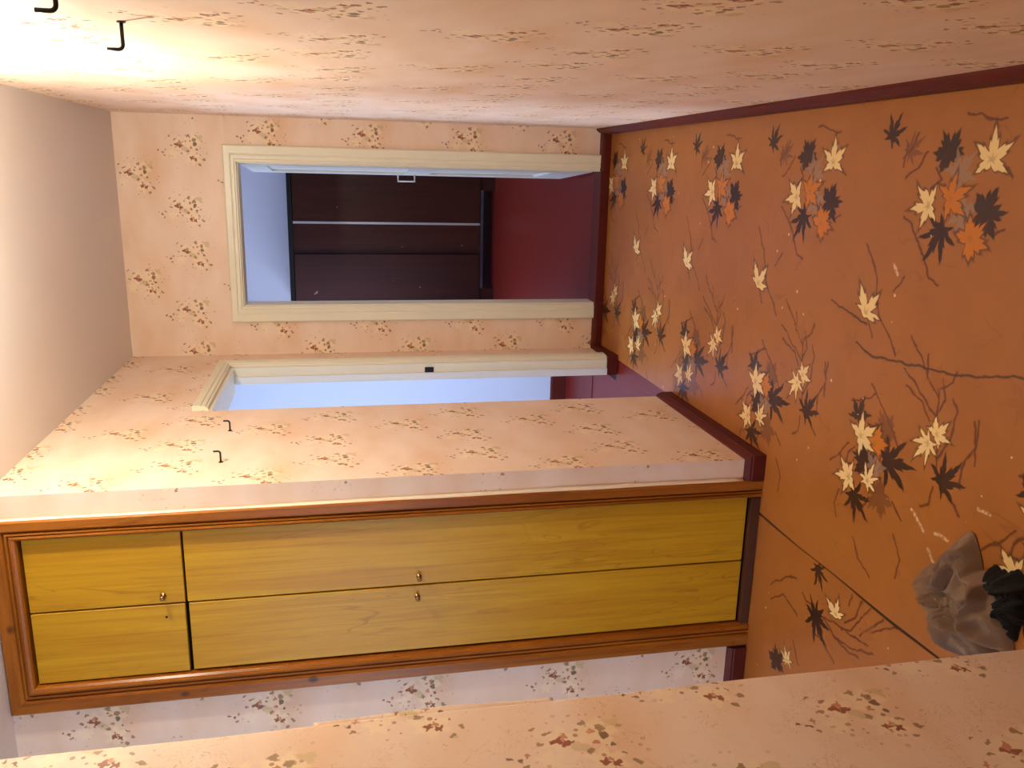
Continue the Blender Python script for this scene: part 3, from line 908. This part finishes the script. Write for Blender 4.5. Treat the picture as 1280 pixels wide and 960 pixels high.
# ------------------------------------------------------------------ coat hooks
def hook(y, z, wallx, sgn, label, size=1.0):
    bm = bmesh.new()
    L_, U_ = .046 * size, .026 * size
    pts = [(wallx, y, z), (wallx + sgn * (L_ - .008), y, z)]
    for k in range(1, 5):
        a = math.pi / 2 * k / 4
        pts.append((wallx + sgn * (L_ - .008 + .008 * math.sin(a)), y, z + .008 * (1 - math.cos(a))))
    pts.append((wallx + sgn * L_, y, z + U_))
    tube(bm, pts, .0032, 10)
    e = empty('coat_hook', (wallx, y, z))
    under(link('shank', bm, M['iron'], None, True), e)
    bm = bmesh.new()
    lathe(bm, [(0, .0075), (.002, .0075), (.003, .004)], (wallx, y, z), (sgn, 0, 0), 14)
    under(link('collar', bm, M['iron'], None), e)
    tag(e, label, 'hook', 'black screw-in coat hooks')
hook(1.650, 1.810, XR, -1, 'black L-shaped coat hook on right wall, closer to end doorway')
hook(1.275, 1.807, XR, -1, 'black L-shaped coat hook on right wall, farther from end doorway')
hook(3.115, 1.868, XL, 1, 'black L-shaped coat hook on left wall, nearer the side doorway', .85)
hook(2.763, 1.857, XL, 1, 'black L-shaped coat hook on left wall, nearer the pine wardrobe', .85)

# ------------------------------------------------------------------ dark wardrobe in the end room
dw = tag(empty('wardrobe', (-.63, 7.84, 0)), 'dark maroon two-door wardrobe standing in the end room', 'wardrobe')
def dwp(o):
    return under(o, dw)
X0, X1, Y0, Y1, Z0, Z1 = -1.27, .01, 7.84, 8.4, .135, 1.89
dwp(boxes('side_panel', [((X0, Y0, Z0), (X0 + .02, Y1, Z1))], M['dark_wood']))
dwp(boxes('side_panel', [((X1 - .02, Y0, Z0), (X1, Y1, Z1))], M['dark_wood']))
dwp(boxes('top_panel', [((X0 - .01, Y0 - .035, Z1 - .04), (X1 + .01, Y1, Z1))], M['black'], None, .004))
dwp(boxes('bottom_panel', [((X0 + .02, Y0, Z0), (X1 - .02, Y1, Z0 + .03))], M['dark_wood']))
dwp(boxes('back_panel', [((X0 + .02, Y1 - .01, Z0 + .03), (X1 - .02, Y1, Z1 - .04))], M['dark_wood']))
dwp(boxes('middle_panel', [((-.775, Y0 + .012, Z0 + .03), (-.465, Y0 + .03, Z1 - .04))], M['dark_wood']))
dwp(boxes('door', [((X0 + .003, Y0 - .022, Z0 + .01), (-.763, Y0 - .002, Z1 - .045))], M['dark_wood'], None, .003))
dr = dwp(boxes('door', [((-.478, Y0 - .022, Z0 + .01), (X1 - .003, Y0 - .002, Z1 - .045))], M['dark_wood'], None, .003))
es = dwp(boxes('edge_strip', [((-.490, Y0 - .026, Z0 + .01), (-.470, Y0 - .001, Z1 - .045))], M['steel']))
es['label'] = 'pale metal strip down the door edge'
for xx in (X0 + .01, X1 - .18):
    dwp(boxes('leg', [((xx, Y0 + .01, 0), (xx + .17, Y0 + .05, Z0))], M['dark_wood']))
for xx in (X0 + .01, X1 - .05):
    dwp(boxes('leg', [((xx, Y1 - .05, 0), (xx + .04, Y1 - .01, Z0))], M['dark_wood']))

# ------------------------------------------------------------------ crumpled cloth on the floor
rag = tag(empty('crumpled_cloth', (-.955, 1.505, 0)), 'crumpled grey cloth lying on the linoleum beside the close wall', 'cloth')
def heap(cx, cy, rx, ry, h, seed, rot, fold, freq):
    bm = bmesh.new()
    nr, ns = 44, 132
    rng = Vector((seed * 7.3, seed * 3.1, seed * 1.7))
    rows = []
    for i in range(nr + 1):
        f = i / nr
        row = []
        for k in range(ns):
            a = 2 * math.pi * k / ns
            e = 1 + .42 * noise.noise(Vector((math.cos(a) * 1.3, math.sin(a) * 1.3, 0)) + rng) + .22 * noise.noise(Vector((math.cos(a) * 4, math.sin(a) * 4, 0)) + rng)
            x, y = math.cos(a) * f * rx * e, math.sin(a) * f * ry * e
            q = Vector((x, y, 0)) * freq + rng
            wq = q + Vector((noise.noise(q * .7 + Vector((9, 0, 0))), noise.noise(q * .7 + Vector((0, 9, 0))), 0)) * .9
            n1, n2, n3 = noise.noise(wq), noise.noise(wq * 2.1 + Vector((4, 4, 4))), noise.noise(wq * 4.3)
            rid = max(0, 1 - abs(n1) * 2.6) ** 1.5
            rid2 = max(0, 1 - abs(n2) * 2.4) ** 1.5
            crease = math.exp(-(n2 / .07) ** 2) * .5 + math.exp(-((n1 + .15) / .05) ** 2) * .6
            base = (1 - f ** 3.5)
            z = h * base * (.42 + .50 * rid + .26 * rid2 + .10 * n3 - .34 * crease) + .010 * (1 - f ** 10)
            x += .012 * base * noise.noise(wq * 1.5 + Vector((2, 7, 1)))
            y += .012 * base * noise.noise(wq * 1.5 + Vector((8, 3, 5)))
            z = max(.004, z)
            X = x * math.cos(rot) - y * math.sin(rot)
            Y = x * math.sin(rot) + y * math.cos(rot)
            row.append(bm.verts.new((cx + X, cy + Y, z)))
        rows.append(row)
    for r0, r1 in zip(rows[1:], rows[2:]):
        for k in range(ns):
            bm.faces.new((r0[k], r0[(k + 1) % ns], r1[(k + 1) % ns], r1[k]))
    c = rows[0][0]
    for k in range(ns):
        bm.faces.new((c, rows[1][k], rows[1][(k + 1) % ns]))
    for v in rows[0][1:]:
        bm.verts.remove(v)
    bottom = [bm.verts.new((v.co.x, v.co.y, 0.001)) for v in rows[-1]]
    for k in range(ns):
        bm.faces.new((rows[-1][k], rows[-1][(k + 1) % ns], bottom[(k + 1) % ns], bottom[k]))
    bm.faces.new(bottom[::-1])
    return bm
under(link('outer_fabric', heap(-.965, 1.525, .135, .120, .10, 11, .5, 1, 13), M['cloth'], None, True), rag)
ln = under(link('mound', heap(-.90, 1.425, .075, .06, .050, 5, .2, 1, 14), M['mound'], None, True), rag)  # small separate black mound at the near edge of the cloth
ln['label'] = 'small black mound at the edge of the grey cloth'

# ------------------------------------------------------------------ hanging bulb that lights the hall
BX, BY, BZ = -.13, 2.17, 2.29
lamp = tag(empty('pendant_bulb', (BX, BY, H)), 'bare warm bulb hanging on a short flex from hall ceiling', 'lamp')
bm = bmesh.new()
lathe(bm, [(0, .045), (-.008, .045), (-.028, .02), (-.03, .008)], (BX, BY, H), (0, 0, 1))
under(link('ceiling_rose', bm, M['white'], None, True), lamp)
bm = bmesh.new()
tube(bm, [(BX, BY, H - .02), (BX, BY, BZ + .09)], .003)
under(link('flex', bm, M['white']), lamp)
bm = bmesh.new()
lathe(bm, [(0, .012), (.005, .019), (.05, .019), (.058, .008)], (BX, BY, BZ + .045), (0, 0, 1))
under(link('lamp_holder', bm, M['iron'], None, True), lamp)
em = bpy.data.materials.new('glowing_bulb')
em.use_nodes = True
nt = em.node_tree
nt.nodes.clear()
eo = nt.nodes.new('ShaderNodeOutputMaterial')
ee = nt.nodes.new('ShaderNodeEmission')
ee.inputs[0].default_value = (1.0, 0.965, 0.80, 1)
ee.inputs[1].default_value = BULB_STRENGTH
nt.links.new(ee.outputs[0], eo.inputs[0])
bm = bmesh.new()
lathe(bm, [(-.035, .004), (-.032, .014), (-.024, .024), (-.01, .030), (.005, .029), (.022, .021), (.035, .015), (.048, .013)], (BX, BY, BZ), (0, 0, 1), 24)
under(link('bulb', bm, em, None, True), lamp)
